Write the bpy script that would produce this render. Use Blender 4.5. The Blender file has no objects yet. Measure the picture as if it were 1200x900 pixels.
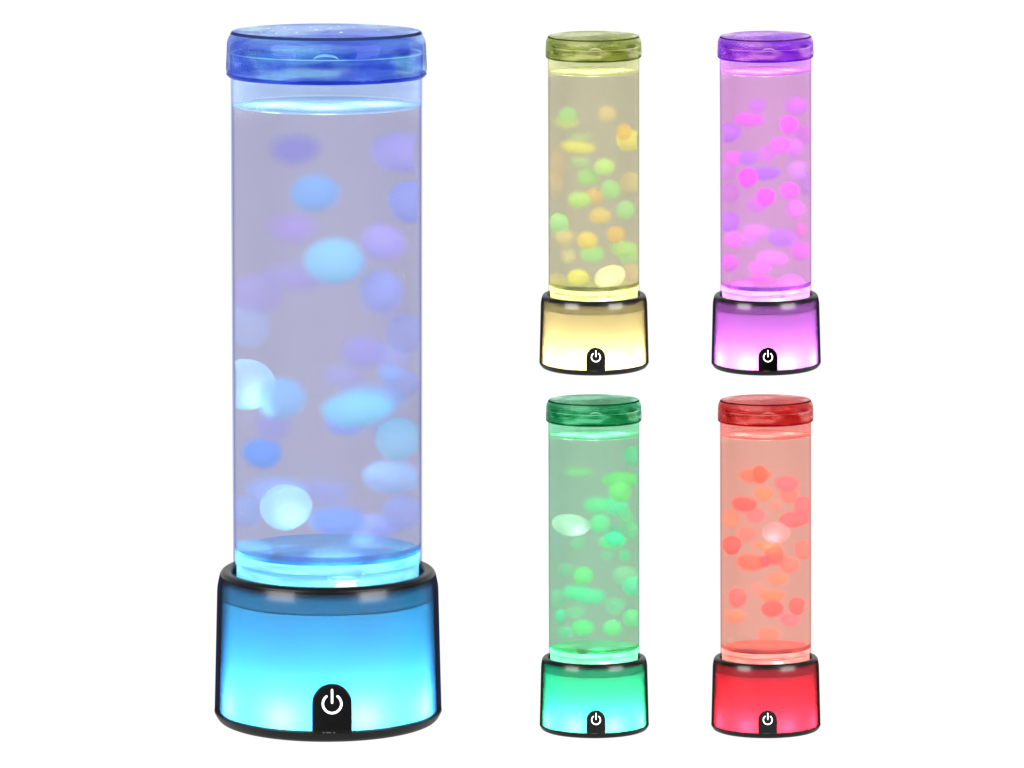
import bpy, bmesh, math, random
from mathutils import Vector, Matrix

scene = bpy.context.scene
C = scene.collection
PX = 0.0003                       # one photo pixel (1200 wide) at the lamps' distance, in metres
FPX = 6250.0                      # focal length in photo pixels
PITCH = math.asin(0.146)

# ------------------------------------------------------------------ camera
BASE_Y = 844.0                    # photo row of the big lamp's base centre
z_mid = (BASE_Y - 450) * PX / math.cos(PITCH) * 1.002
DIST = FPX * PX
cam_pos = Vector((0, 0, z_mid)) + DIST * Vector((0, -math.cos(PITCH), math.sin(PITCH)))
def _row_z(py):
    uy = (450 - py) / FPX; dy = math.cos(PITCH) + math.sin(PITCH) * uy; dz = -math.sin(PITCH) + math.cos(PITCH) * uy
    return cam_pos.z + dz * (-cam_pos.y / dy)
cam_pos.z -= _row_z(BASE_Y)
cd = bpy.data.cameras.new("camera"); cam = bpy.data.objects.new("camera", cd); C.objects.link(cam)
cam.location = cam_pos; cam.rotation_euler = (math.pi / 2 - PITCH, 0, 0)
cd.sensor_width = 36.0; cd.lens = FPX * 36.0 / 1200.0
cd.clip_start = 0.05; cd.clip_end = 50
scene.camera = cam

# ------------------------------------------------------------------ world, softboxes, exposure
world = bpy.data.worlds.new("World"); scene.world = world; world.use_nodes = True
bg = world.node_tree.nodes["Background"]
bg.inputs[0].default_value = (0.9, 0.93, 1.0, 1); bg.inputs[1].default_value = 0.8
for side in (-1, 1):
    ld = bpy.data.lights.new("softbox", 'AREA'); ld.shape = 'RECTANGLE'; ld.size = 0.8; ld.size_y = 1.0
    ld.energy = 50.0; ld.color = (1.0, 0.97, 0.93)
    lo = bpy.data.objects.new("softbox", ld); C.objects.link(lo)
    a = math.radians(50)
    lo.location = (side * 1.3 * math.sin(a) - 0.03, -1.3 * math.cos(a), 0.72)
    d = Vector((-0.03, 0, 0.10)) - lo.location
    lo.rotation_euler = d.to_track_quat('-Z', 'Y').to_euler()
scene.view_settings.view_transform = 'Standard'; scene.view_settings.look = 'None'
scene.view_settings.exposure = 0; scene.view_settings.gamma = 1
cy = scene.cycles
cy.max_bounces = 24; cy.transparent_max_bounces = 96; cy.transmission_bounces = 16
cy.glossy_bounces = 6; cy.diffuse_bounces = 4; cy.caustics_refractive = True; cy.caustics_reflective = False
cy.sample_clamp_indirect = 3.0; cy.sample_clamp_direct = 12.0; cy.use_adaptive_sampling = True; cy.adaptive_threshold = 0.003; cy.blur_glossy = 0.5
try:
    cy.use_denoising = True; cy.denoiser = 'OPENIMAGEDENOISE'; cy.denoising_input_passes = 'RGB'
except Exception: pass

# ------------------------------------------------------------------ pixel -> place
def P(px, py, Y=0.0):
    ux = (px - 600) / FPX; uy = (450 - py) / FPX
    f = Vector((0, math.cos(PITCH), -math.sin(PITCH))); u = Vector((0, math.sin(PITCH), math.cos(PITCH)))
    d = f + Vector((1, 0, 0)) * ux + u * uy
    return cam_pos + d * ((Y - cam_pos.y) / d.y)
def Pfloor(px, py, z=0.0):
    ux = (px - 600) / FPX; uy = (450 - py) / FPX
    f = Vector((0, math.cos(PITCH), -math.sin(PITCH))); u = Vector((0, math.sin(PITCH), math.cos(PITCH)))
    d = f + Vector((1, 0, 0)) * ux + u * uy
    return cam_pos + d * ((z - cam_pos.z) / d.z)
Z0 = P(384, BASE_Y).z
def zy(y, Y=0.0):                 # height in the big lamp that shows at photo row y (at depth Y behind the axis)
    return P(384, y, Y).z - Z0
def lin(c):
    return tuple((v / 255 / 12.92) if v / 255 <= 0.04045 else ((v / 255 + 0.055) / 1.055) ** 2.4 for v in c[:3])
def lerp(a, b, t): return a + (b - a) * t

# ------------------------------------------------------------------ helpers
def link_obj(name, me, mat, parent=None):
    o = bpy.data.objects.new(name, me); C.objects.link(o)
    if mat: me.materials.clear(); me.materials.append(mat)
    if parent: o.parent = parent
    return o
def mesh_bm(name, bm, smooth=True):
    bmesh.ops.recalc_face_normals(bm, faces=bm.faces)
    me = bpy.data.meshes.new(name); bm.to_mesh(me); bm.free()
    for p in me.polygons: p.use_smooth = smooth
    return me
def lathe(name, prof, seg=128, closed=True, sharp=40, outward=False):
    """prof: list of (r_m, z_m). closed: the profile is a loop; r=0 points become poles."""
    bm = bmesh.new(); rings = []
    for r, z in prof:
        if r < 1e-7: rings.append([bm.verts.new((0, 0, z))])
        else: rings.append([bm.verts.new((r * math.sin(2 * math.pi * i / seg), -r * math.cos(2 * math.pi * i / seg), z)) for i in range(seg)])
    n = len(rings)
    for k in range(n if closed else n - 1):
        a, b = rings[k], rings[(k + 1) % n]
        if len(a) == 1 and len(b) == 1: continue
        for i in range(seg):
            j = (i + 1) % seg
            if len(a) == 1: bm.faces.new((a[0], b[i], b[j]))
            elif len(b) == 1: bm.faces.new((a[i], a[j], b[0]))
            else: bm.faces.new((a[i], a[j], b[j], b[i]))
    bmesh.ops.recalc_face_normals(bm, faces=bm.faces)
    for e in bm.edges:
        if len(e.link_faces) == 2 and e.calc_face_angle(0) > math.radians(sharp): e.smooth = False
    if outward:
        f = next(iter(bm.faces)); f.normal_update(); c = f.calc_center_median()
        if f.normal.x * c.x + f.normal.y * c.y < 0: bmesh.ops.reverse_faces(bm, faces=bm.faces)
    me = bpy.data.meshes.new(name); bm.to_mesh(me); bm.free()
    for p in me.polygons: p.use_smooth = True
    return me
def rnd(pts, n=5, rad=None):
    """round the inner corners of an open polyline with quadratic fillets; pts: (r, z, fillet)"""
    out = []
    for i, p in enumerate(pts):
        f = p[2] if len(p) > 2 else 0
        if f and 0 < i < len(pts) - 1:
            c = Vector(p[:2]); a = Vector(pts[i - 1][:2]); b = Vector(pts[i + 1][:2])
            fa = min(f, (a - c).length * .48); fb = min(f, (b - c).length * .48)
            a = c + (a - c).normalized() * fa; b = c + (b - c).normalized() * fb
            for k in range(n + 1):
                t = k / n; q = a * (1 - t) ** 2 + c * 2 * t * (1 - t) + b * t ** 2
                out.append((q.x, q.y))
        else: out.append(p[:2])
    return out
def pr(pts):                      # (radius px, photo row, fillet px) -> metres
    return [((r := p[0]) * PX, zy(p[1])) + ((p[2] * PX,) if len(p) > 2 else ()) for p in pts]

class M:
    def __init__(s, name):
        s.m = bpy.data.materials.new(name); s.m.use_nodes = True
        s.t = s.m.node_tree; s.t.nodes.clear()
        s.out = s.t.nodes.new('ShaderNodeOutputMaterial')
    def n(s, kind, **kw):
        nd = s.t.nodes.new('ShaderNode' + kind)
        for k, v in kw.items():
            if k.startswith('_'): setattr(nd, k[1:], v)
            else: nd.inputs[k.replace('__', ' ')].default_value = v
        return nd
    def l(s, a, b): s.t.links.new(a, b)
    def mix(s, fac, a, b):
        nd = s.n('MixShader')
        if isinstance(fac, (int, float)): nd.inputs[0].default_value = fac
        else: s.l(fac, nd.inputs[0])
        s.l(a, nd.inputs[1]); s.l(b, nd.inputs[2]); return nd.outputs[0]
    def math(s, op, a, b=None, c=None, clamp=False):
        nd = s.n('Math', _operation=op, _use_clamp=clamp)
        for i, v in enumerate((a, b, c)):
            if v is None: continue
            if isinstance(v, (int, float)): nd.inputs[i].default_value = v
            else: s.l(v, nd.inputs[i])
        return nd.outputs[0]
    def facing(s):                # 0 face-on, 1 edge-on
        return s.n('LayerWeight', Blend=0.5).outputs['Facing']
    def ramp(s, fac, stops, interp='LINEAR'):
        nd = s.n('ValToRGB'); cr = nd.color_ramp; cr.interpolation = interp
        while len(cr.elements) > 1: cr.elements.remove(cr.elements[-1])
        cr.elements[0].position = stops[0][0]; cr.elements[0].color = (*stops[0][1], 1)
        for p, c in stops[1:]:
            e = cr.elements.new(p); e.color = (*c, 1)
        s.l(fac, nd.inputs[0]); return nd.outputs[0]
    def end(s, sh): s.l(sh, s.out.inputs[0]); return s.m

# ------------------------------------------------------------------ the setting: one luminous white sweep with a ledge
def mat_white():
    m = M('self_lit_white'); e = m.n('Emission', Color=(1, 1, 1, 1), Strength=1.03); return m.end(e.outputs[0])  # emission added so the sweep stays pure white without shade
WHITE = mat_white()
LEDGE_ROW = 430.2
ledge_y0 = -0.028
def z_on(px, row, Y): return P(px, row, Y).z
ledge_z = z_on(700, LEDGE_ROW, 0.0)
def build_backdrop():
    bm = bmesh.new()
    # floor running into a wall with a curved cove (profile extruded across x)
    prof = [(-1.6, 0), (0.45, 0)] + [(0.45 + 0.35 * math.sin(t), 0.35 - 0.35 * math.cos(t)) for t in [k * math.pi / 20 for k in range(1, 11)]] + [(0.80, 2.2)]
    W = 1.2
    cols = [[bm.verts.new((x, y, z)) for y, z in prof] for x in (-W, W)]
    for k in range(len(prof) - 1): bm.faces.new((cols[0][k], cols[1][k], cols[1][k + 1], cols[0][k + 1]))
    # ledge
    sl = math.tan(math.radians(1.7))
    x0, x1, y0, y1, th = -0.02, 0.60, ledge_y0, 0.80, 0.003
    zf = lambda y: ledge_z - (0 - y) * sl
    v = [bm.verts.new(p) for p in ((x0, y0, zf(y0)), (x1, y0, zf(y0)), (x1, y1, zf(y1)), (x0, y1, zf(y1)),
                                   (x0, y0, zf(y0) - th), (x1, y0, zf(y0) - th), (x1, y1, zf(y1) - th), (x0, y1, zf(y1) - th))]
    for f in ((0, 1, 2, 3), (7, 6, 5, 4), (0, 4, 5, 1), (1, 5, 6, 2), (3, 2, 6, 7), (0, 3, 7, 4)): bm.faces.new([v[i] for i in f])
    o = link_obj('white_backdrop', mesh_bm('white_backdrop', bm), WHITE); o['kind'] = 'structure'
    return o
build_backdrop()

# ------------------------------------------------------------------ shared opaque materials
def mat_black(name='black_plastic', rough=0.28, spec=0.35, col=(0.006, 0.006, 0.007), sheen=None):
    m = M(name); p = m.n('BsdfPrincipled')
    p.inputs['Base Color'].default_value = (*col, 1); p.inputs['Roughness'].default_value = rough
    p.inputs['Specular IOR Level'].default_value = spec
    nz = m.n('TexNoise', Scale=900.0, Detail=3.0); bp = m.n('Bump', Strength=0.06, Distance=0.0001)
    m.l(nz.outputs[0], bp.inputs['Height']); m.l(bp.outputs[0], p.inputs['Normal'])
    return m.end(p.outputs[0])
BLACK = mat_black('black_gloss_plastic', 0.32, 0.12, (0.0015, 0.0015, 0.002))
BLACK_MATTE = mat_black('black_satin_plastic', 0.45, 0.15, (0.005, 0.005, 0.0055))
def mat_ink(name, c):
    m = M(name); p = m.n('BsdfPrincipled'); p.inputs['Base Color'].default_value = (*c, 1); p.inputs['Roughness'].default_value = 0.4
    return m.end(p.outputs[0])
def mat_gleam():
    m = M('white_gleam'); tl = m.n('BsdfTranslucent', Color=(0.95, 0.95, 0.95, 1)); df = m.n('BsdfDiffuse', Color=(0.9, 0.9, 0.9, 1))  # matte white imitates glints on the clear plug and bubbles
    return m.end(m.mix(0.5, tl.outputs[0], df.outputs[0]))
GLEAM = mat_gleam()
PLATE = mat_ink('white_inner_plate', (0.5, 0.5, 0.5))
INK = mat_ink('white_print', (0.85, 0.85, 0.85)); INK_DIM = mat_ink('grey_print', (0.035, 0.035, 0.035))
def mat_symbol():
    m = M('lit_white_symbol'); e = m.n('Emission', Color=(1, 0.98, 0.97, 1), Strength=0.78)
    d = m.n('BsdfDiffuse', Color=(0.8, 0.8, 0.8, 1)); a = m.n('AddShader'); m.l(e.outputs[0], a.inputs[0]); m.l(d.outputs[0], a.inputs[1])
    return m.end(a.outputs[0])
SYMBOL = mat_symbol()

LIDE = 0.52
FRONT = 0.15                      # share of the water's tint in front of the blobs
# ------------------------------------------------------------------ per-lamp materials
def mat_tube(K):
    m = M(K['id'] + '_tube'); f = m.facing(); K = dict(K); K['edge'] = tuple(v ** 0.33 for v in K['edge'])
    tint = m.ramp(f, [(0.0, (0.985,) * 3), (0.75, (0.97,) * 3), (0.93, tuple(lerp(0.75, c, .5) for c in K['edge'])), (1.0, K['edge'])])
    tr = m.n('BsdfTransparent'); m.l(tint, tr.inputs[0])
    gl = m.n('BsdfGlossy', Roughness=0.04); gl.inputs[0].default_value = (1, 1, 1, 1)
    fr = m.n('Fresnel', IOR=1.35)
    # fine vertical drawing lines of the extruded tube
    tc = m.n('TexCoord'); sep = m.n('SeparateXYZ'); m.l(tc.outputs['Object'], sep.inputs[0])
    # the wetted inside face hardly reflects: only the outer face does
    flat = m.n('VectorMath', _operation='MULTIPLY'); m.l(tc.outputs['Object'], flat.inputs[0]); flat.inputs[1].default_value = (1, 1, 0)
    ln = m.n('VectorMath', _operation='LENGTH'); m.l(flat.outputs[0], ln.inputs[0])
    outer = m.math('GREATER_THAN', ln.outputs['Value'], (R_TUBE - 0.6) * PX)
    outer = m.math('MULTIPLY', outer, m.math('SUBTRACT', 1.0, m.n('NewGeometry').outputs['Backfacing']))
    return m.end(m.mix(m.math('MULTIPLY', outer, m.math('MINIMUM', fr.outputs[0], 0.015)), tr.outputs[0], gl.outputs[0]))
def mat_water(K):
    m = M(K['id'] + '_water'); T = K['water']; geo = m.n('NewGeometry')
    tc = m.n('TexCoord'); mp = m.n('Mapping'); mp.inputs['Scale'].default_value = (1, 1, 0.02)
    m.l(tc.outputs['Object'], mp.inputs[0])
    nz = m.n('TexNoise', Scale=95.0, Detail=2.0, Roughness=0.5); m.l(mp.outputs[0], nz.inputs[0])
    n2 = m.n('TexNoise', Scale=30.0, Detail=2.0); m.l(tc.outputs['Object'], n2.inputs[0])
    v = m.math('ADD', m.math('MULTIPLY', nz.outputs[0], 0.10), m.math('MULTIPLY', n2.outputs[0], 0.08))
    v = m.math('ADD', v, 0.91)
    mx = m.n('VectorMath', _operation='SCALE'); mx.inputs[0].default_value = T; m.l(v, mx.inputs['Scale'])
    near = m.n('Mix', _data_type='RGBA'); m.l(geo.outputs['Backfacing'], near.inputs[0]); near.inputs[6].default_value = (*[c ** FRONT for c in T], 1)
    far = m.n('VectorMath', _operation='DIVIDE'); m.l(mx.outputs[0], far.inputs[0]); far.inputs[1].default_value = [c ** FRONT for c in T]
    m.l(far.outputs[0], near.inputs[7])
    tr = m.n('BsdfTransparent'); m.l(near.outputs[2], tr.inputs[0])
    di = m.n('BsdfTranslucent', Color=(0.8, 0.8, 0.8, 1)); df = m.n('BsdfDiffuse', Color=(0.7, 0.7, 0.7, 1))
    milk = m.mix(0.5, di.outputs[0], df.outputs[0])
    return m.end(m.mix(0.085, tr.outputs[0], milk))
def mat_surface(K):
    m = M(K['id'] + '_water_surface')
    nz = m.n('TexNoise', Scale=160.0, Detail=3.0); bp = m.n('Bump', Strength=0.25, Distance=0.0005)
    m.l(nz.outputs[0], bp.inputs['Height'])
    gl = m.n('BsdfGlossy', Roughness=0.12); K = dict(K); K['surf'] = tuple(lerp(v, 1, .45) for v in K['surf']); gl.inputs[0].default_value = (*K['surf'], 1); m.l(bp.outputs[0], gl.inputs['Normal'])
    tl = m.n('BsdfTranslucent'); tl.inputs[0].default_value = (*K['surf'], 1)
    tr = m.n('BsdfTransparent'); tr.inputs[0].default_value = (*K['surf'], 1)
    a = m.mix(0.8, tr.outputs[0], tl.outputs[0])
    return m.end(m.mix(0.3, a, gl.outputs[0]))
def mat_air(K):                    # tinted, partly translucent band of tube above the water
    m = M(K['id'] + '_tinted_wall')
    tc = m.n('TexCoord'); mp = m.n('Mapping'); mp.inputs['Scale'].default_value = (0.25, 0.25, 2.2); m.l(tc.outputs['Object'], mp.inputs[0])
    nz = m.n('TexNoise', Scale=140.0, Detail=3.0); m.l(mp.outputs[0], nz.inputs[0])
    T = tuple(c ** 0.25 for c in K['air'])
    c = m.ramp(nz.outputs[0], [(0.25, tuple(v * 0.95 for v in T)), (0.75, tuple(min(1, v * 1.03) for v in T))])
    tr = m.n('BsdfTransparent'); m.l(c, tr.inputs[0])
    tl = m.n('BsdfTranslucent', Color=(0.9, 0.9, 0.9, 1))
    return m.end(m.mix(0.2, tr.outputs[0], tl.outputs[0]))
def mat_lid(K):
    m = M(K['id'] + '_lid'); g = m.n('BsdfPrincipled')
    g.inputs['Base Color'].default_value = (*[v ** LIDE for v in K['lid']], 1); g.inputs['Transmission Weight'].default_value = 1
    g.inputs['Specular Tint'].default_value = (*[v ** LIDE for v in K['lid']], 1); g.inputs['Roughness'].default_value = 0.01; g.inputs['IOR'].default_value = 1.38
    f = m.facing(); c = m.ramp(f, [(0, (1, 1, 1)), (0.6, K['lid_edge_tone']), (1, tuple(v * .35 for v in K['lid_edge_tone']))])
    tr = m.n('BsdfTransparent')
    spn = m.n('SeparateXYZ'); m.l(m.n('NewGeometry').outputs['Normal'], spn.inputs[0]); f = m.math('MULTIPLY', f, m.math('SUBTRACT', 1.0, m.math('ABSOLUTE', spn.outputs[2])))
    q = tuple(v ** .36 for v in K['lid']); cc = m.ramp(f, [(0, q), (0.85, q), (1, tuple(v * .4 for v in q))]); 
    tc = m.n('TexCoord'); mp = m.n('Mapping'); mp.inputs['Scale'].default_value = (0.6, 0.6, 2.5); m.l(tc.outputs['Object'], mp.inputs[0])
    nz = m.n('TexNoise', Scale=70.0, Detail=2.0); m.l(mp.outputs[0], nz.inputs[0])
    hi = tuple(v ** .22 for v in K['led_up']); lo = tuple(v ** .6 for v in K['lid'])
    nr = m.ramp(nz.outputs[0], [(0.40, lo), (0.5, q), (0.58, hi)])  # bright streaks in the tint imitate LED light in the lid
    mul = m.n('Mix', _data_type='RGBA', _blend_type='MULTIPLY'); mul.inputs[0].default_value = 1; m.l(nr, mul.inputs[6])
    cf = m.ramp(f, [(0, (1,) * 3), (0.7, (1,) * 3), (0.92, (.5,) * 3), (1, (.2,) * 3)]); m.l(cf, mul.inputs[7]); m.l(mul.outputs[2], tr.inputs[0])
    bp = m.n('Bump', Strength=0.06, Distance=0.0005); m.l(nz.outputs[0], bp.inputs['Height']); m.l(bp.outputs[0], g.inputs['Normal'])
    return m.end(m.mix(0.75, g.outputs[0], tr.outputs[0]))
def mat_painted_glow(K):                 # emission painted in for the bright tube rim and the lid highlight
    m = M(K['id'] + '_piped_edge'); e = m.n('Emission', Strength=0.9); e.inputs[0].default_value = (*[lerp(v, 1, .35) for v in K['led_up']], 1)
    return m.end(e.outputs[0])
def mat_edge_line(K):  # painted dark line imitates refraction at the lid's top edge
    m = M(K['id'] + '_painted_edge_line'); d = m.n('BsdfDiffuse'); d.inputs[0].default_value = (*[v * .06 for v in K['lid']], 1)
    g = m.n('NewGeometry'); tr = m.n('BsdfTransparent'); fa = m.ramp(m.facing(), [(0.0, (0, 0, 0)), (0.8, (0, 0, 0)), (1.0, (1, 1, 1))])
    return m.end(m.mix(m.math('MAXIMUM', g.outputs['Backfacing'], fa), d.outputs[0], tr.outputs[0]))
def mat_shell(K):
    m = M(K['id'] + '_clear_shell'); f = m.facing()
    d = K['shell']
    c = m.ramp(f, [(0, tuple(lerp(.98, v, .14) for v in K['led'])), (0.55, tuple(lerp(.95, v, .16) for v in K['led'])), (0.74, tuple(lerp(.5, v, .5) for v in d)), (0.84, d), (1, tuple(v * .5 for v in d))])
    tr = m.n('BsdfTransparent'); m.l(c, tr.inputs[0])
    gl = m.n('BsdfGlossy', Roughness=0.2); gl.inputs[0].default_value = (1, 1, 1, 1)
    fr = m.n('Fresnel', IOR=1.45)
    return m.end(m.mix(m.math('MINIMUM', fr.outputs[0], 0.015), tr.outputs[0], gl.outputs[0]))
def mat_diffuser(K):
    m = M(K['id'] + '_diffuser')
    tl = m.n('BsdfTranslucent', Color=(0.12, 0.12, 0.12, 1)); df = m.n('BsdfDiffuse'); df.inputs[0].default_value = (0.01, 0.01, 0.01, 1)
    return m.end(m.mix(0.2, tl.outputs[0], df.outputs[0]))
def mat_band(K):
    m = M(K['id'] + '_inner_band'); p = m.n('BsdfPrincipled')
    p.inputs['Base Color'].default_value = (*[v * .12 for v in K['band']], 1); p.inputs['Roughness'].default_value = 0.25; p.inputs['Specular IOR Level'].default_value = 0.05
    tl = m.n('BsdfTranslucent', Color=(0.09, 0.09, 0.09, 1))
    return m.end(m.mix(0.6, p.outputs[0], tl.outputs[0]))
def mat_tubefloor(K):
    m = M(K['id'] + '_clear_tube_floor')
    tc = m.n('TexCoord'); mp = m.n('Mapping'); mp.inputs['Scale'].default_value = (0.3, 0.3, 1.8); m.l(tc.outputs['Object'], mp.inputs[0])
    nz = m.n('TexNoise', Scale=260.0, Detail=3.0); m.l(mp.outputs[0], nz.inputs[0])
    fac = m.ramp(nz.outputs[0], [(0.35, (0.35,) * 3), (0.65, (0.85,) * 3)])
    tr = m.n('BsdfTransparent'); tr.inputs[0].default_value = (*[lerp(v, 1, .5) for v in K['floor_tint']], 1)
    tl = m.n('BsdfTranslucent', Color=(0.95, 0.95, 0.95, 1)); df = m.n('BsdfDiffuse', Color=(0.8, 0.8, 0.8, 1))
    for q in (tl, df): q.inputs[0].default_value = (*[v * .92 for v in K['floor_tint']], 1)
    sp = m.n('SeparateXYZ'); m.l(m.n('NewGeometry').outputs['Normal'], sp.inputs[0])
    side = m.math('SUBTRACT', 1.0, m.math('MULTIPLY', m.math('ABSOLUTE', sp.outputs[2]), 0.8)); fac = m.math('MULTIPLY', fac, side)
    return m.end(m.mix(fac, tr.outputs[0], m.mix(0.4, tl.outputs[0], df.outputs[0])))
def mat_seal(K):
    m = M(K['id'] + '_tinted_ring')
    tc = m.n('TexCoord'); nz = m.n('TexNoise', Scale=55.0, Detail=3.0); m.l(tc.outputs['Object'], nz.inputs[0])
    c = m.ramp(nz.outputs[0], [(0.42, tuple(v ** .8 for v in K['seal'])), (0.62, tuple(min(1, v * 2.2 + .25) ** .6 for v in K['seal']))])
    tr = m.n('BsdfTransparent'); m.l(c, tr.inputs[0])
    gl = m.n('BsdfGlossy', Roughness=0.2); gl.inputs[0].default_value = (1, 1, 1, 1)
    clr = m.n('BsdfTransparent')
    return m.end(m.mix(m.n('NewGeometry').outputs['Backfacing'], m.mix(0.03, tr.outputs[0], gl.outputs[0]), clr.outputs[0]))
def mat_clear(name, tint=(1, 1, 1)):
    m = M(name); g = m.n('BsdfGlass', Roughness=0.0, IOR=1.33); g.inputs[0].default_value = (*tint, 1); return m.end(g.outputs[0])
def mat_blob():
    m = M('soft_translucent_jelly'); oi = m.n('ObjectInfo'); f = m.facing(); geo = m.n('NewGeometry')
    cos = m.math('SUBTRACT', 1.0, f)
    rho = m.math('SQRT', m.math('SUBTRACT', 1.0, m.math('MULTIPLY', cos, cos)), clamp=True)
    soft = m.math('MULTIPLY', oi.outputs['Object Index'], -0.01); inner = m.math('ADD', soft, 1.0)
    mr = m.n('MapRange', _interpolation_type='SMOOTHSTEP'); m.l(rho, mr.inputs[0]); m.l(inner, mr.inputs[1]); mr.inputs[2].default_value = 1.0
    mr.inputs[3].default_value = 1.0; mr.inputs[4].default_value = 0.0
    al = m.math('MULTIPLY', mr.outputs[0], oi.outputs['Alpha'])
    al = m.math('MULTIPLY', al, m.math('SUBTRACT', 1.0, geo.outputs['Backfacing']))
    tl = m.n('BsdfTranslucent'); df = m.n('BsdfDiffuse')
    m.l(oi.outputs['Color'], tl.inputs[0]); m.l(oi.outputs['Color'], df.inputs[0])
    tr = m.n('BsdfTransparent')
    return m.end(m.mix(al, tr.outputs[0], m.mix(0.4, tl.outputs[0], df.outputs[0])))
BLOB = mat_blob()
DROP = mat_clear('water_drop')

# ------------------------------------------------------------------ shared meshes of the lamp
R_TUBE = 111.3
ME = {}
def tube_mesh():
    return lathe('tube', pr([(R_TUBE, 689), (R_TUBE, 62.5), (R_TUBE - 0.8, 62), (R_TUBE - 0.9, 62), (R_TUBE - 1.3, 62.5), (R_TUBE - 1.3, 689)]))
ME['tube'] = tube_mesh()
ME['water'] = lathe('water', pr([(0, 640), (109.5, 640), (109.5, 124)]), closed=False, sharp=60)
ME['surface'] = lathe('water_surface', [(0, zy(124.4)), (60 * PX, zy(124.4)), (106 * PX, zy(124.4)), (109.3 * PX, zy(122.8))], closed=False)
ME['air_band'] = lathe('tinted_wall', pr([(109.7, 121.5), (109.7, 63), (108.9, 63), (108.9, 121.5)]))
# lid: thick clear cap with chamfered shoulders
lid_out = rnd(pr([(0, 36), (109.5, 36, 2), (115.3, 47, 4), (116.8, 80, 6), (116.2, 84, 3), (112.6, 89, 1), (112.2, 88, 0)]))
lid_in = rnd(pr([(112.2, 60), (111.4, 52, 5), (104, 49, 4), (0, 49)]))
ME['lid'] = lathe('lid', lid_out + lid_in, closed=False, sharp=35)
ME['lid_disc'] = lathe('lid_insert', rnd(pr([(0, 53), (96, 53, 1), (98, 59, 1), (99, 66, 1), (96.5, 66, 1), (95.5, 60, 1), (94, 56.5, 1), (0, 56.5)])), closed=False)
ME['rim'] = lathe('lid_rim', rnd(pr([(113.0, 86), (116.4, 84.6, 1), (116.6, 86.4, 1), (113.4, 90, 1), (112.0, 89.4)])), closed=True)
# base
ME['collar'] = lathe('collar', rnd(pr([(112.3, 680), (112.3, 669.5, 1.5), (115, 667.2, 1), (123.0, 666.6, 2.5), (126.4, 670.2, 2), (126.9, 672.6, 1), (124, 674.5, 1), (123, 680)])), closed=True)
ME['shell'] = lathe('clear_shell', rnd(pr([(127.1, 672.0), (130.2, 686, 6), (134.0, 830, 1), (131.2, 830.5, 1), (127.6, 690, 5), (125, 674.2)])), closed=True)
ME['band'] = lathe('inner_band', rnd(pr([(124.2, 674.8), (125.0, 692, 1), (125.4, 698.5)])), closed=False)
ME['diffuser'] = lathe('diffuser', pr([(124.2, 699), (128.4, 830.5)]), closed=False)
ME['foot'] = lathe('foot_ring', rnd(pr([(0, 844), (122, 844, 2), (129.5, 841, 6), (134.6, 831.6, 2), (134.0, 830.3, 0.5), (118, 830.3), (118, 832), (0, 832)])), closed=False)
ME['tube_floor'] = lathe('tube_floor', rnd(pr([(0, 644), (108.4, 644, 1), (109, 650, 1), (109, 655), (107.6, 656), (109, 657.5), (109, 658), (107, 659), (107.2, 666), (107.2, 688), (0, 688)])), closed=False, sharp=30)
ME['seal'] = lathe('tinted_ring', pr([(109.3, 634), (109.3, 643.5)]), closed=False, outward=True)
ME['plate'] = lathe('light_baffle', rnd(pr([(0, 690), (112, 690), (112.1, 680.3), (122.5, 680.3), (122.5, 682), (114, 682), (113.5, 692), (52, 692), (50, 829.5), (0, 829.5)])), closed=False)  # unseen plate and core, added to block backdrop light inside the base
ME['tube_rim'] = lathe('tube_rim', rnd(pr([(112.0, 62), (112.0, 60.8), (109.0, 60.8), (109.0, 62)])), closed=True)
ME['edge'] = lathe('lid_edge_tone', rnd(pr([(109.8, 35.4), (111.8, 38.8)])), closed=False, outward=True)  # strip that carries the painted refraction line
ME['plug_ring'] = lathe('plug_ring', rnd([(15.5 * PX, 11 * PX), (19.2 * PX, 11 * PX), (19.2 * PX, 12.3 * PX), (15.5 * PX, 12.3 * PX)]), seg=48, closed=True)
ME['plug'] = lathe('filler_plug', rnd([(0, 7 * PX), (13 * PX, 7 * PX), (14 * PX, 10 * PX), (18.5 * PX, 10.5 * PX, PX), (19.5 * PX, 9 * PX, PX), (17 * PX, 7 * PX), (20 * PX, 0), (0, 0)]), seg=48, closed=False)

def base_r(z):                    # outer radius of the shell at height z
    za, zb = zy(686), zy(830); t = (z - zb) / (za - zb)
    return lerp(134.0, 130.2, t) * PX
def wall_pt(s, row, off):         # a point on the front of the base at arc offset s px (from the axis) and photo row
    R = base_r(0.01); a = s * PX / R
    Yf = -R * math.cos(a); z = zy(row, Yf); r = base_r(max(z, zy(830))) + off * PX
    return Vector((r * math.sin(a), -r * math.cos(a), z))
PC = 4.6                          # panel centre, px right of the axis
def panel_mesh():
    bm = bmesh.new(); N = 40; Rr = 23.0; rows = 12
    f, b = [], []
    for i in range(N + 1):
        s = -Rr * math.cos(math.pi * i / N)
        top = 801.5 + Rr - math.sqrt(max(0, Rr * Rr - s * s)); cf, cb = [], []
        for k in range(rows + 1):
            row = lerp(top, 859.0, k / rows)
            edge = min(1.0, (Rr - abs(s)) / 1.5, (k / rows * (859 - top)) / 1.2 + 0.0)
            cf.append(bm.verts.new(wall_pt(PC + s, row, 0.35 + 0.75 * max(0, edge))))
        f.append(cf)
    for i in range(N):
        for k in range(rows): bm.faces.new((f[i][k], f[i][k + 1], f[i + 1][k + 1], f[i + 1][k]))
    g = bmesh.ops.solidify(bm, geom=bm.faces[:], thickness=1.2 * PX)
    return mesh_bm('touch_panel', bm)
ME['panel'] = panel_mesh()
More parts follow.
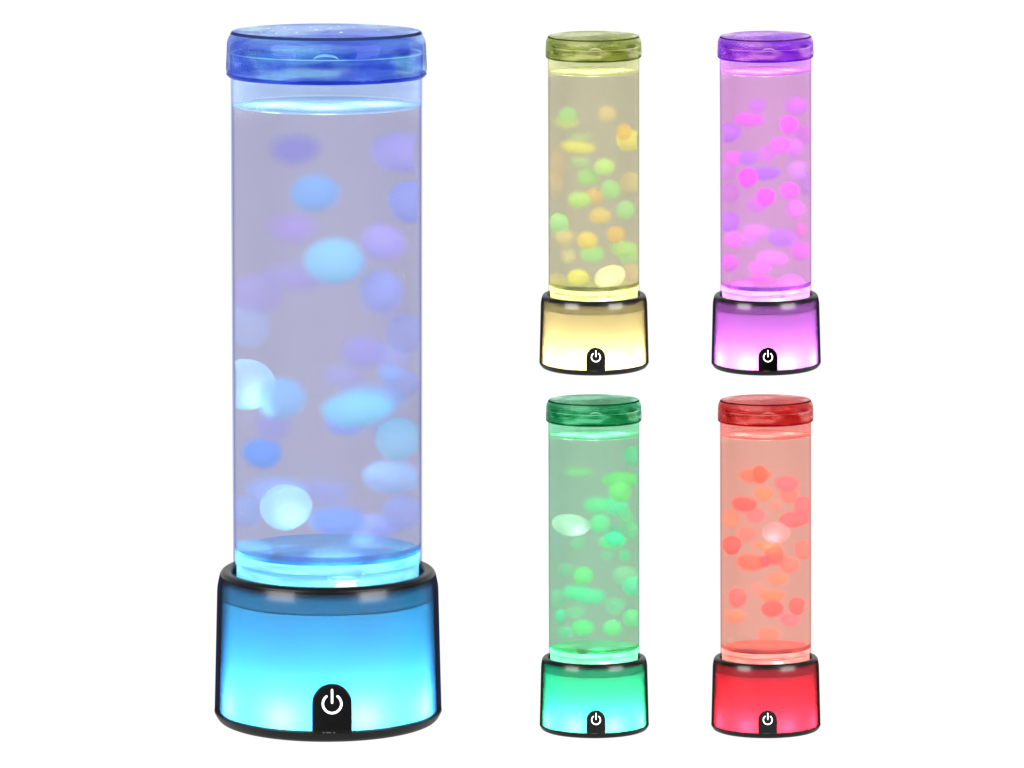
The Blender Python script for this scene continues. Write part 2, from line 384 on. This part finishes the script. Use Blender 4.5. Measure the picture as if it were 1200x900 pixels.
def ribbon(pts, w, off, name):    # closed flat stroke following the wall, pts in (s, row) px
    bm = bmesh.new(); L = []
    out = []
    n = len(pts)
    def nrm(i):
        a = Vector(pts[max(0, i - 1)]); b = Vector(pts[min(n - 1, i + 1)]); d = (b - a).normalized(); return Vector((-d.y, d.x)), d
    poly = []
    for i in range(n): v, d = nrm(i); poly.append(Vector(pts[i]) + v * w / 2)
    v, d = nrm(n - 1); e = Vector(pts[-1])
    for k in range(1, 6): a = math.pi * k / 6; poly.append(e + v * math.cos(a) * w / 2 + d * math.sin(a) * w / 2)
    for i in reversed(range(n)): v2, d2 = nrm(i); poly.append(Vector(pts[i]) - v2 * w / 2)
    v, d = nrm(0); e = Vector(pts[0])
    for k in range(1, 6): a = math.pi * k / 6; poly.append(e - v * math.cos(a) * w / 2 - d * math.sin(a) * w / 2)
    top = [bm.verts.new(wall_pt(PC + p.x, p.y, off)) for p in poly]; bot = [bm.verts.new(wall_pt(PC + p.x, p.y, off - 0.5)) for p in poly]
    m = len(poly)
    # triangulate as strips: left edge i with right edge
    half = m - 5                                  # poly = left side (n), cap (5), right side reversed (n), cap (5)
    lft = list(range(0, n)); rgt = list(range(2 * n + 4, n + 4, -1))
    for V in (top, bot):
        for i in range(n - 1): bm.faces.new((V[lft[i]], V[lft[i + 1]], V[rgt[i + 1]], V[rgt[i]]))
        bm.faces.new([V[i] for i in range(n - 1, n + 6)]); bm.faces.new([V[i] for i in range(2 * n + 4, 2 * n + 10)] + [V[0]])
    for i in range(m): j = (i + 1) % m; bm.faces.new((top[i], top[j], bot[j], bot[i]))
    return bm
def symbol_mesh():
    a0 = math.radians(37); arc = [(10.6 * math.sin(a), 824.6 - 10.6 * math.cos(a) * 1.02) for a in [lerp(a0, 2 * math.pi - a0, k / 48) for k in range(49)]]
    bm = ribbon(arc, 2.35, 1.75, 'a'); bm2 = ribbon([(0, 808.6), (0, 815), (0, 823.2)], 2.35, 1.75, 'b')
    me = bpy.data.meshes.new('t'); bm2.to_mesh(me); bm2.free(); bm.from_mesh(me); bpy.data.meshes.remove(me)
    return mesh_bm('power_symbol', bm, smooth=False)
ME['symbol'] = symbol_mesh()
def print_mesh():
    bm = bmesh.new()
    for s0, s1 in ((-10.5, -9), (-6.5, -5.2), (-4.8, -3.4), (-3, -1.6), (1.5, 3)):
        b = ribbon([(s0, 858.2 - 0.0), (s1, 858.2)], 1.2, 1.5, 'm'); me = bpy.data.meshes.new('t'); b.to_mesh(me); b.free(); bm.from_mesh(me); bpy.data.meshes.remove(me)
    return mesh_bm('small_print', bm, smooth=False)
ME['print'] = print_mesh()
def highlight_mesh():                  # glowing arc painted in for the highlight by the lid's front
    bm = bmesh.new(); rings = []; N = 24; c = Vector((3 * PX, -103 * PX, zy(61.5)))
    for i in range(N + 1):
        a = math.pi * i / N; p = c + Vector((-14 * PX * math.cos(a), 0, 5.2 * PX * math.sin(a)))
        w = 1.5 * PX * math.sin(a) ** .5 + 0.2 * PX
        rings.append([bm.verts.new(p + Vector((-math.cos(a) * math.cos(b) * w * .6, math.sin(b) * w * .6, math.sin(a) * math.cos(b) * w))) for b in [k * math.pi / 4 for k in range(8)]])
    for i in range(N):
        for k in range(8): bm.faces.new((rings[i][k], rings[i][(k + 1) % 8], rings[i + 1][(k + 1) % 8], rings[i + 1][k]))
    return mesh_bm('painted_highlight', bm)
ME['highlight'] = highlight_mesh()
def drop_mesh(seed):
    bm = bmesh.new(); bmesh.ops.create_icosphere(bm, subdivisions=3, radius=1)
    r = random.Random(seed)
    for v in bm.verts:
        v.co.x *= 1 + 0.15 * math.sin(3 * v.co.y + seed); v.co.z = v.co.z * 0.55
        if v.co.z < 0: v.co.z *= 0.15
    return mesh_bm('water_droplet', bm)
_b = bmesh.new(); bmesh.ops.create_icosphere(_b, subdivisions=2, radius=1); ME['bubble'] = mesh_bm('bubble', _b)
ME['drops'] = [drop_mesh(i) for i in range(3)]
rr = random.Random(5)
DROPS = []                        # (x px, y px (depth), radius px, under)
for x, y, r in ((-68, 20, 2.2), (-62, -10, 2.6), (-50, 35, 1.8), (-42, 10, 3.0), (-33, -35, 1.6), (-20, 40, 1.6), (-12, 5, 2.2), (0, -15, 3.6), (6, -60, 4.2), (3, 30, 2.4),
                (18, -30, 2.0), (30, 45, 1.5), (60, 0, 1.4), (-75, -25, 1.5), (-56, -45, 1.7), (12, 60, 1.4)):
    DROPS.append((x, y, r, False))
for x, y, r in ((2, -88, 8.0), (80, -58, 5.0), (-58, -74, 3.6), (-35, -84, 2.6), (-14, -88, 3), (24, -86, 2.2), (45, -80, 2.0), (-72, -62, 2.5)):
    DROPS.append((x, y, r, True))

# ------------------------------------------------------------------ one lamp
def blob_mesh(c, ax, tilt, seed):
    """ellipsoid of half axes ax (metres) at c inside the tube, pressed flat where it would pass the wall"""
    bm = bmesh.new(); bmesh.ops.create_uvsphere(bm, u_segments=40, v_segments=24, radius=1)
    R = 109.2 * PX; r = random.Random(seed); ph = r.uniform(0, 6)
    rot = Matrix.Rotation(tilt, 3, 'Y')
    for v in bm.verts:
        p = Vector((v.co.x * ax[0], v.co.y * ax[1], v.co.z * ax[2]))
        p *= 1 + 0.035 * math.sin(2.3 * v.co.x + ph) * math.cos(2 * v.co.z + ph)
        p = rot @ p
        w = c + p; d = math.hypot(w.x, w.y)
        if d > R: w.x *= R / d; w.y *= R / d; p = w - c
        v.co = p
    for f in bm.faces: f.smooth = True
    return mesh_bm('floating_blob', bm)
def make_lamp(K, loc, scale, rx=0.0, ry=0.0, pz=0.0):
    rootn = K['name']
    root = bpy.data.objects.new(rootn, None); C.objects.link(root)
    root.empty_display_size = 0.02
    root['label'] = K['label']; root['category'] = 'lamp'; root['group'] = K['group']
    root.location = loc; root.rotation_euler = (rx, ry, 0); root.scale = (scale,) * 3
    L = lambda name, me, mat, par=root: link_obj(name, me.copy() if me.materials and me.materials[0] != mat else me, mat, par)
    L('foot_ring', ME['foot'], BLACK_MATTE)
    L('diffuser', ME['diffuser'], mat_diffuser(K))
    L('inner_band', ME['band'], mat_band(K))
    L('clear_shell', ME['shell'], mat_shell(K))
    L('collar', ME['collar'], BLACK)
    pan = L('touch_panel', ME['panel'], BLACK_MATTE); pan.rotation_euler.z = pz
    L('power_symbol', ME['symbol'], SYMBOL, pan); L('small_print', ME['print'], INK_DIM, pan)
    L('light_baffle', ME['plate'], PLATE)
    L('tube_floor', ME['tube_floor'], mat_tubefloor(K))
    L('tinted_ring', ME['seal'], mat_seal(K))
    pg = L('filler_plug', ME['plug'], GLEAM); L('plug_ring', ME['plug_ring'], mat_ink(K['id'] + '_plug_ring', K['seal']), pg); pg.location = (22 * PX, -90.5 * PX, zy(671))
    L('tube', ME['tube'], mat_tube(K))
    glm = mat_painted_glow(K); L('tube_rim', ME['tube_rim'], glm);
    w = L('water', ME['water'], mat_water(K)); L('water_surface', ME['surface'], mat_surface(K), w)
    L('tinted_wall', ME['air_band'], mat_air(K))
    for i, (a, row, r) in enumerate(((-67, 129, 1.0), (-66, 132.5, .8), (-62, 108, .8), (30, 123, .6), (42, 112, .9), (48, 104, .8), (22, 131, .7), (-35, 129, .8), (62, 640, 1.2), (56, 634, .8), (24, 655, 1.0), (-20, 118, .6), (6, 121, .6))):
        d = link_obj('bubble', ME['bubble'], GLEAM, root); a = math.radians(a); d.scale = (r * PX,) * 3
        d.location = (108.6 * PX * math.sin(a), -108.6 * PX * math.cos(a), zy(row))  # small white balls stand in for sparkles on the tube wall
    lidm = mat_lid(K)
    lid = L('lid', ME['lid'], lidm); L('painted_highlight', ME['highlight'], glm, lid); L('lid_edge_tone', ME['edge'], mat_edge_line(K), lid); KI = dict(K, id=K['id'] + '_insert', lid=tuple(v ** .3 for v in K['lid'])); L('lid_insert', ME['lid_disc'], mat_lid(KI), lid); L('lid_rim', ME['rim'], mat_clear(K['id'] + '_rim', tuple(v ** 0.5 for v in K['lid'])), lid)
    for i, (x, y, r, under) in enumerate(DROPS):
        d = link_obj('water_droplet', ME['drops'][i % 3], DROP, lid)
        d.scale = (r * PX, r * PX, r * PX * (-0.9 if under else 0.9)); d.rotation_euler.z = i * 1.3
        d.location = (x * PX, y * PX, zy(36) + 0.15 * PX if not under else zy(49) - 0.3 * PX)
        if under: d.scale = (r * PX, r * PX, r * PX); d.rotation_euler = (math.pi, 0, i * 1.3)
    # lights: a ring of LEDs behind the diffuser, and the up-light under the tube
    s2 = scale * scale
    for a in K.get('leds', (-67.5, -22.5, 22.5, 67.5, 112.5, 157.5, 202.5, 247.5)):
        ld = bpy.data.lights.new('led', 'POINT'); ld.color = K['led']; ld.energy = K['led_w'] * s2; ld.shadow_soft_size = 0.005 * scale
        o = bpy.data.objects.new('led', ld); C.objects.link(o); o.parent = root
        ra = math.radians(a); rd = 88 * PX; o.location = (rd * math.sin(ra), -rd * math.cos(ra), zy(822))
    for a in (-68, -23.5, 21.5, 66):  # added lights that whiten the hot spots on the diffuser
        ld = bpy.data.lights.new('hot_spot_fill', 'POINT'); ld.color = K.get('hot', tuple(lerp(v, 1, .65) for v in K['led'])); ld.energy = K.get('hot_w', 0.034) * s2; ld.shadow_soft_size = 0.003 * scale
        o = bpy.data.objects.new('hot_spot_fill', ld); C.objects.link(o); o.parent = root
        ra = math.radians(a); rd = 104 * PX; o.location = (rd * math.sin(ra), -rd * math.cos(ra), zy(818))
    for a in (20, 140, 260):
        ld = bpy.data.lights.new('tube_led', 'POINT'); ld.color = K['led_up']; ld.energy = K['floor_w'] * s2; ld.shadow_soft_size = 0.003 * scale
        o = bpy.data.objects.new('tube_led', ld); C.objects.link(o); o.parent = root
        ra = math.radians(a); o.location = (60 * PX * math.sin(ra), -60 * PX * math.cos(ra), zy(676))
    for dx, dy, tx, ty in ((-50, 0, -70, 30), (40, 0, 58, 20)):
        ld = bpy.data.lights.new('up_light', 'SPOT'); ld.color = tuple(lerp(v, 1, .35) for v in K['led_up']); ld.energy = K['up_w'] * s2; ld.spot_size = math.radians(75); ld.spot_blend = 1; ld.shadow_soft_size = 0.006 * scale
        o = bpy.data.objects.new('up_light', ld); C.objects.link(o); o.parent = root
        o.location = (dx * PX, dy * PX, zy(641)); d = Vector((tx * PX, ty * PX, zy(124))) - o.location
        o.rotation_euler = d.to_track_quat('-Z', 'Y').to_euler()
    for x, y, w_ in ((-62, 18, 1.0), (58, 30, 0.55), (0, -20, 0.35)):  # spots added under the water only to brighten its surface
        ld = bpy.data.lights.new('surface_fill', 'SPOT'); ld.spot_size = math.radians(160); ld.spot_blend = 0.4; ld.color = tuple(lerp(v, 1, .5) for v in K['led_up']); ld.energy = K['top_w'] * w_ * s2; ld.shadow_soft_size = 0.006 * scale
        o = bpy.data.objects.new('surface_fill', ld); C.objects.link(o); o.parent = root; o.location = (x * PX, y * PX, zy(124) - 0.008); o.rotation_euler = (math.pi, 0, 0)
    # blobs
    s = K['s']; Tw = tuple(c ** FRONT for c in K['water'])
    rnd_ = random.Random(K['id'])
    for i, b in enumerate(K['blobs']):
        x, y, wd, ht, col, al = b[:6]; tilt = b[6] if len(b) > 6 else 0.0; soft = b[7] if len(b) > 7 else None
        X = (x - K['cx']) / s * PX; row = 27 + (y - K['top']) / s
        hx, hz = wd / s / 2 * PX, ht / s / 2 * PX; hy = max(hx, hz) * 0.97
        Rin = 108 * PX; xx = min(abs(X), Rin * 0.98); clipped = abs(X) + hx > 107 * PX
        room = max(0.0, math.sqrt(max(0, Rin ** 2 - xx ** 2)) - hy)
        front = max(0.0, min(1.0, (al - 0.45) / 0.55))
        Yd = lerp(room * .8, -room * .9, max(0, min(1, front))) + rnd_.uniform(-.1, .1) * room
        if clipped: Yd = lerp(12, -12, front) * PX
        # the tube edge cuts the blob off in the photo: keep its centre where it shows
        if al >= 0.999 and not clipped: Yd = -room * 0.35
        c = Vector((X, Yd, zy(row, Yd)))
        me = blob_mesh(c, (hx * (1.15 - .08 * front), hy, hz * (1.15 - .08 * front)), tilt, i)
        o = link_obj('floating_blob', me, BLOB, root); o.location = c
        B = [v / t / K['illum'] for v, t in zip(lin(col), Tw)]; top_ = max(1.0, max(B) / 0.95) ** K.get('nrm', 0.55); B = [min(0.95, v / top_) for v in B]
        if al >= 0.999:                # added spot aimed at each bright blob to lift it
            ld = bpy.data.lights.new('beam', 'SPOT'); ld.color = tuple(lerp(v, 1, .4) for v in K['led_up']); ld.energy = K['blob_fill_w'] * s2; ld.spot_size = math.radians(75); ld.spot_blend = 1; ld.shadow_soft_size = 0.008 * scale
            q = bpy.data.objects.new('beam', ld); C.objects.link(q); q.parent = root
            q.location = c + Vector((-(0.1 if clipped else 0.5) * hx * (1 if X > 0 else -1), -hy - 0.013, -hz * 1.1))
            dd = math.hypot(q.location.x, q.location.y); kk = min(1.0, 104 * PX / dd); q.location.x *= kk; q.location.y *= kk
            q.rotation_euler = (c - q.location).to_track_quat('-Z', 'Y').to_euler()
        o.color = (*B, min(1.0, al * 1.02) if al >= 0.94 else al * 0.95); o.pass_index = int(soft if soft is not None else (lerp(50, 22, front) if clipped else lerp(85, 40, max(0, min(1, front)))))
    return root

GB = 'small glowing bubble lamps in one colour each'
BLUE = dict(id='blue', name='bubble_lamp', group='bubble lamps', s=1.0, cx=383.8, top=27,
    label='large blue lamp with cyan and violet blobs, far bigger than the others, on the left',
    edge=lin((110, 130, 235)), water=lin((160, 158, 195)), surf=(0.45, 0.85, 1.0), air=lin((185, 205, 255)), lid=(0.17, 0.27, 0.80), lid_edge_tone=(0.2, 0.25, 0.8),
    shell=(0.02, 0.06, 0.22), band=(0.02, 0.07, 0.25), floor_tint=(0.4, 0.85, 1), seal=(0.12, 0.5, 0.95), led=(0.012, 0.52, 1.0), led_up=(0.25, 0.75, 1.0),
    led_w=0.23, fill_w=0.25, floor_w=0.014, top_w=0.08, up_w=0.2, illum=0.6, blob_fill_w=0.055,
    blobs=[(345.8,174.5,66,48,(105,95,175),.6),(473,177.5,80,54,(178,168,252),.85),(371,226,64,52,(120,182,248),.85),(342,266,66,48,(160,132,198),.55),
     (481,236,54,52,(145,165,252),.8),(450,284,60,52,(182,170,252),.85),(392.5,304,74,61,(150,222,255),.95,-.1),(402,314,62,42,(125,180,250),.8,-.3),(350,322,92,50,(170,158,228),.6),
     (446,340,58,56,(160,175,252),.85),(288,382,58,56,(155,178,205),.5),(476,390,52,50,(140,160,240),.5),(425,412,62,48,(150,142,225),.6),(460,418,50,44,(165,175,245),.55),
     (290,450.5,64,58,(185,255,255),1,0,6),(330.7,467,63,57,(138,195,252),.85),(420,478,90,54,(140,225,255),.97,-.05),(436,466,84,50,(135,185,252),.75),(404,496,54,36,(130,158,242),.75),
     (308,531,53,43,(95,160,255),.9),(466.7,514,54,52,(160,218,255),.88),(460,558,74,44,(165,200,252),.8),(322.7,572,80,44,(150,180,252),.72),(335.5,594.5,59,52,(180,243,255),1,0,9),
     (396,608.7,76,48,(120,165,252),.85),(440,618,62,40,(150,162,240),.6),(457,437,36,28,(145,190,252),.7),(290,646,62,34,(150,228,255),.85),(393,655,72,40,(150,220,255),.9),(470,652,62,34,(130,215,250),.7),
     (350,655,54,36,(150,190,250),.6),(300,345,64,54,(160,150,205),.48),(455,500,60,50,(150,165,240),.52),(380,575,72,44,(150,165,235),.52),(430,640,60,36,(160,195,250),.62),(286,600,44,40,(150,178,245),.56),(472,600,50,44,(150,165,240),.55),(400,440,60,40,(155,155,222),.46),(452,350,50,60,(165,165,240),.5),(318,500,50,40,(140,140,210),.5),(470,450,44,40,(140,155,235),.5)])
YELLOW = dict(id='yellow', nrm=0.6, name='bubble_lamp', group=GB, s=.4775, cx=696.9, top=37,
    label='small yellow lamp with green and orange blobs, upper row next to the purple one',
    edge=lin((170, 175, 110)), water=lin((182, 176, 140)), surf=(0.85, 0.95, 0.45), air=lin((222, 224, 165)), lid=(0.36, 0.42, 0.12), lid_edge_tone=(0.3, 0.35, 0.08),
    shell=(0.10, 0.085, 0.02), band=(0.10, 0.08, 0.015), floor_tint=(0.95, 1, 0.6), seal=(0.25, 0.25, 0.03), led=(1.0, 0.84, 0.33), led_up=(0.95, 1.0, 0.5),
    led_w=0.23, fill_w=0.25, floor_w=0.014, top_w=0.08, up_w=0.14, illum=0.6, blob_fill_w=0.055,
    blobs=[(666.7,134,25,23,(150,222,145),.75),(665.3,142.7,34,22,(188,218,130),.65),(712,133.3,25,24,(220,186,145),.72),(732,154,22,23,(252,185,108),.85),(738,163.5,31,27,(225,252,125),.92),
     (678,170.7,46,24,(208,215,112),.88,.06),(682.7,159,30,16,(148,185,135),.5),(708.7,194.7,27,23,(188,252,155),.97),(681.3,188.7,30,20,(150,200,138),.55),(689.3,206.7,28,24,(152,230,138),.8),
     (716,221.3,26,26,(155,234,150),.84),(739.3,213.3,26,26,(220,196,145),.65),(653,192,26,40,(182,158,132),.5),(680,233,30,24,(162,222,122),.85),(697,229,26,24,(228,172,115),.75),(704,252,29,23,(228,190,118),.82),
     (733.5,245.5,25,26,(165,246,165),.9),(656,260,23,24,(155,234,155),.86),(662.7,276.7,28,24,(218,190,142),.6),(688.7,280.7,27,24,(252,206,122),.97),(722,274,24,23,(244,185,116),.88),(732,290,34,22,(178,255,150),.88),
     (694.7,296,32,25,(148,224,145),.84),(678,323.3,27,22,(250,226,122),.94),(715.3,322.7,36,26,(255,255,225),1,-.35,7),(666.7,298,22,20,(190,188,138),.5),(741,318,26,24,(215,180,142),.6),(653,327,24,20,(215,195,138),.5),
     (650,215,26,30,(185,165,138),.5),(738,300,26,20,(160,225,150),.6)])
PURPLE = dict(id='purple', nrm=0.95, name='bubble_lamp', group=GB, s=.4775, cx=897.8, top=37.3,
    label='small purple lamp with magenta and violet blobs, upper row above the red one',
    edge=lin((185, 100, 220)), water=lin((208, 140, 205)), surf=(0.95, 0.5, 1.0), air=lin((232, 150, 252)), lid=(0.38, 0.10, 0.80), lid_edge_tone=(0.35, 0.08, 0.75),
    shell=(0.10, 0.02, 0.20), band=(0.09, 0.015, 0.17), floor_tint=(1, 0.7, 1), seal=(0.25, 0.03, 0.85), led=(0.85, 0.2, 1.0), led_up=(1.0, 0.5, 1.0),
    led_w=0.23, fill_w=0.25, floor_w=0.014, top_w=0.08, up_w=0.14, illum=0.6, blob_fill_w=0.055,
    blobs=[(888,124,24,22,(190,108,218),.65),(878,138.7,40,24,(242,108,248),.85),(933.3,124,31,26,(226,145,253),.85),(924,146,25,25,(254,125,252),.95),(853,154,34,25,(200,146,254),.88),(942.7,158,24,24,(215,112,236),.55),
     (914,169.3,28,24,(254,135,252),.9),(930.7,172.7,24,26,(226,165,252),.85),(859.3,185,24,23,(236,122,236),.75),(877.3,184,26,22,(195,145,254),.82),(899.3,180,24,24,(236,145,246),.74),(896,202,40,22,(180,118,254),.86),
     (875.3,207.3,26,26,(254,108,252),.97),(934.7,199.3,28,26,(224,192,254),.92),(924,223,26,24,(254,128,250),.93),(896,230,25,24,(255,108,252),.97),(888,238.7,29,23,(205,108,226),.62),(931.3,244.7,26,26,(246,166,252),.88),
     (854.7,258.7,27,26,(200,146,254),.84),(885.3,270,36,24,(234,172,252),.85),(878.7,278.7,23,22,(226,165,250),.7),(860,280,24,24,(252,150,247),.84),(914.7,277.3,34,26,(190,146,254),.82),(925,280,28,24,(215,150,253),.6),
     (904,301.3,41,24,(247,178,252),.97,.06),(890,312,30,22,(252,160,247),.88),(890.7,324,32,16,(250,122,226),.65),(938.7,293.3,26,24,(242,118,247),.66),(854.7,306.7,24,22,(240,104,252),.65),(938.7,269.3,20,24,(252,128,226),.6),
     (869.3,333.3,28,18,(252,182,252),.88),(926.7,331.3,31,22,(254,186,250),1,0,7),(852,200,22,22,(215,150,240),.5),(856,225,26,24,(218,135,240),.5),(945,215,20,30,(190,140,245),.5)])
GREEN = dict(id='green', name='bubble_lamp', group=GB, s=.4775, cx=697.0, top=461.8,
    label='small green lamp with mint blobs and one pale egg shaped blob, lower row',
    edge=lin((85, 190, 140)), water=lin((134, 186, 150)), surf=(0.35, 1.0, 0.65), air=lin((140, 232, 180)), lid=(0.03, 0.33, 0.14), lid_edge_tone=(0.02, 0.3, 0.1),
    shell=(0.01, 0.12, 0.06), band=(0.01, 0.13, 0.06), floor_tint=(0.5, 1, 0.8), seal=(0.01, 0.6, 0.25), hot=(0.6, 1.0, 0.72), led=(0.01, 1.0, 0.5), led_up=(0.35, 1.0, 0.6),
    led_w=0.23, fill_w=0.25, floor_w=0.014, top_w=0.08, up_w=0.14, illum=0.6, blob_fill_w=0.055,
    blobs=[(679,551,40,20,(125,202,122),.6),(743,532.4,26,24,(98,234,165),.8),(728,560.5,44,23,(118,240,124),.85),(726.7,574.3,29,27,(140,254,140),.97),(701.4,590,38,26,(98,224,155),.82),(722.3,591,34,28,(104,252,185),.88),
     (670.3,613.5,43,25,(215,255,238),1,.12,6),(703.5,611.8,26,25,(114,242,160),.9),(733.9,604.6,22,24,(125,224,160),.68),(739.7,620.5,20,24,(110,212,155),.6),(722,619.8,20,16,(66,168,150),.75),(718,632.8,36,24,(125,250,160),.9),
     (720,629.8,26,20,(56,226,180),.97),(679.7,635,24,20,(112,185,150),.55),(733,650,18,18,(108,224,165),.66),(664.6,666,26,20,(118,180,150),.55),(684,673.2,25,24,(132,247,150),.97),(674.7,692.7,34,24,(94,242,170),.85),
     (691.3,696.3,42,26,(90,240,175),.88),(734,673,32,26,(150,216,165),.55),(743,685.5,27,24,(104,254,190),.92),(721,708,30,24,(118,200,160),.55),(657.3,720,16,18,(78,227,170),.75),(675,715,30,20,(120,210,160),.5),
     (683.3,734,29,24,(120,247,155),.94),(718,735.3,26,23,(118,230,144),.78),(742,723,24,22,(132,252,165),.9),(663,739.7,22,20,(88,216,165),.58),(661.7,761.3,34,18,(128,252,165),.92),(702,762.8,34,18,(96,250,192),.92),(736.8,758,34,16,(110,242,175),.68),
     (655,700,20,24,(118,200,160),.5),(712,650,22,16,(120,205,160),.5)])
RED = dict(id='red', name='bubble_lamp', group=GB, s=.4775, cx=897.8, top=461.8,
    label='small red lamp with coral and orange blobs, lower right corner',
    edge=lin((215, 95, 85)), water=lin((226, 150, 131)), surf=(1.0, 0.30, 0.26), air=lin((255, 142, 132)), lid=(0.62, 0.055, 0.055), lid_edge_tone=(0.5, 0.04, 0.04),
    shell=(0.20, 0.01, 0.012), band=(0.20, 0.015, 0.02), floor_tint=(1, 0.55, 0.5), seal=(0.5, 0.03, 0.03), hot=(1.0, 0.13, 0.3), led=(1.0, 0.012, 0.03), led_up=(1.0, 0.3, 0.25),
    led_w=0.23, fill_w=0.25, floor_w=0.014, top_w=0.08, up_w=0.11, illum=0.6, blob_fill_w=0.055,
    blobs=[(884.7,554.3,43,25,(254,132,100),.88),(890,554,21,24,(254,114,66),.97),(922,565,32,24,(230,114,140),.85),(924.7,579.3,25,22,(252,136,130),.82),(894.7,576.7,27,22,(242,155,92),.8),(872,588.7,34,23,(254,108,108),.97,.05),
     (886,602.7,27,22,(228,124,140),.78),(910.7,592.7,18,18,(200,150,130),.55),(857.3,606,24,24,(210,150,112),.65),(930.7,607.3,38,22,(254,114,130),.92,-.08),(942,592,24,24,(252,120,140),.78),(909.3,623,31,25,(255,178,192),1,.06,8),
     (876,624.7,28,24,(232,128,124),.66),(858,637.3,23,23,(254,114,114),.97),(898.7,637,40,16,(248,155,86),.78),(906.7,648,26,24,(252,114,92),.86),(942.7,643,24,24,(255,142,136),.85),(880,657,40,26,(254,120,92),.92,.05),
     (894.7,656,20,16,(252,88,120),.9),(908,653,26,20,(254,114,120),.84),(925,661,26,22,(255,142,136),.84),(910.7,676.7,30,22,(222,145,98),.74),(889,688.7,22,20,(215,150,136),.5),(864,698.7,25,26,(252,124,136),.93),
     (904.7,696.7,35,20,(252,150,98),.85),(904,712,29,23,(254,108,104),.97),(933.3,709,23,24,(254,114,120),.94),(925.3,724.7,29,20,(205,124,152),.84),(862,720.7,30,22,(252,150,114),.66),(900.7,742.7,30,24,(246,145,114),.76),(934.7,753,24,14,(242,124,140),.76)])

# big lamp stands on the floor at the origin row; the small ones on the floor and on the ledge
SC = .4775
make_lamp(BLUE, (P(384.6, BASE_Y).x, 0, 0), 1.0, ry=0.0025, pz=0.034)
pf = Pfloor(697.2, 854.7)
T17 = math.radians(1.7)
def on_ledge(px):
    p = P(px, LEDGE_ROW, 0.0); return (p.x, 0, ledge_z)
make_lamp(YELLOW, on_ledge(696.2), SC, rx=T17, ry=-0.0044, pz=-0.017)
make_lamp(PURPLE, on_ledge(897.8), SC, rx=T17, ry=-0.0105, pz=-0.047)
make_lamp(GREEN, (P(696.4, 854.7, pf.y).x, pf.y, 0.0), SC, rx=-T17, ry=-0.0034, pz=-0.017)
make_lamp(RED, (P(897.5, 854.7, pf.y).x, pf.y, 0.0), SC, rx=-T17, ry=-0.0067, pz=-0.047)
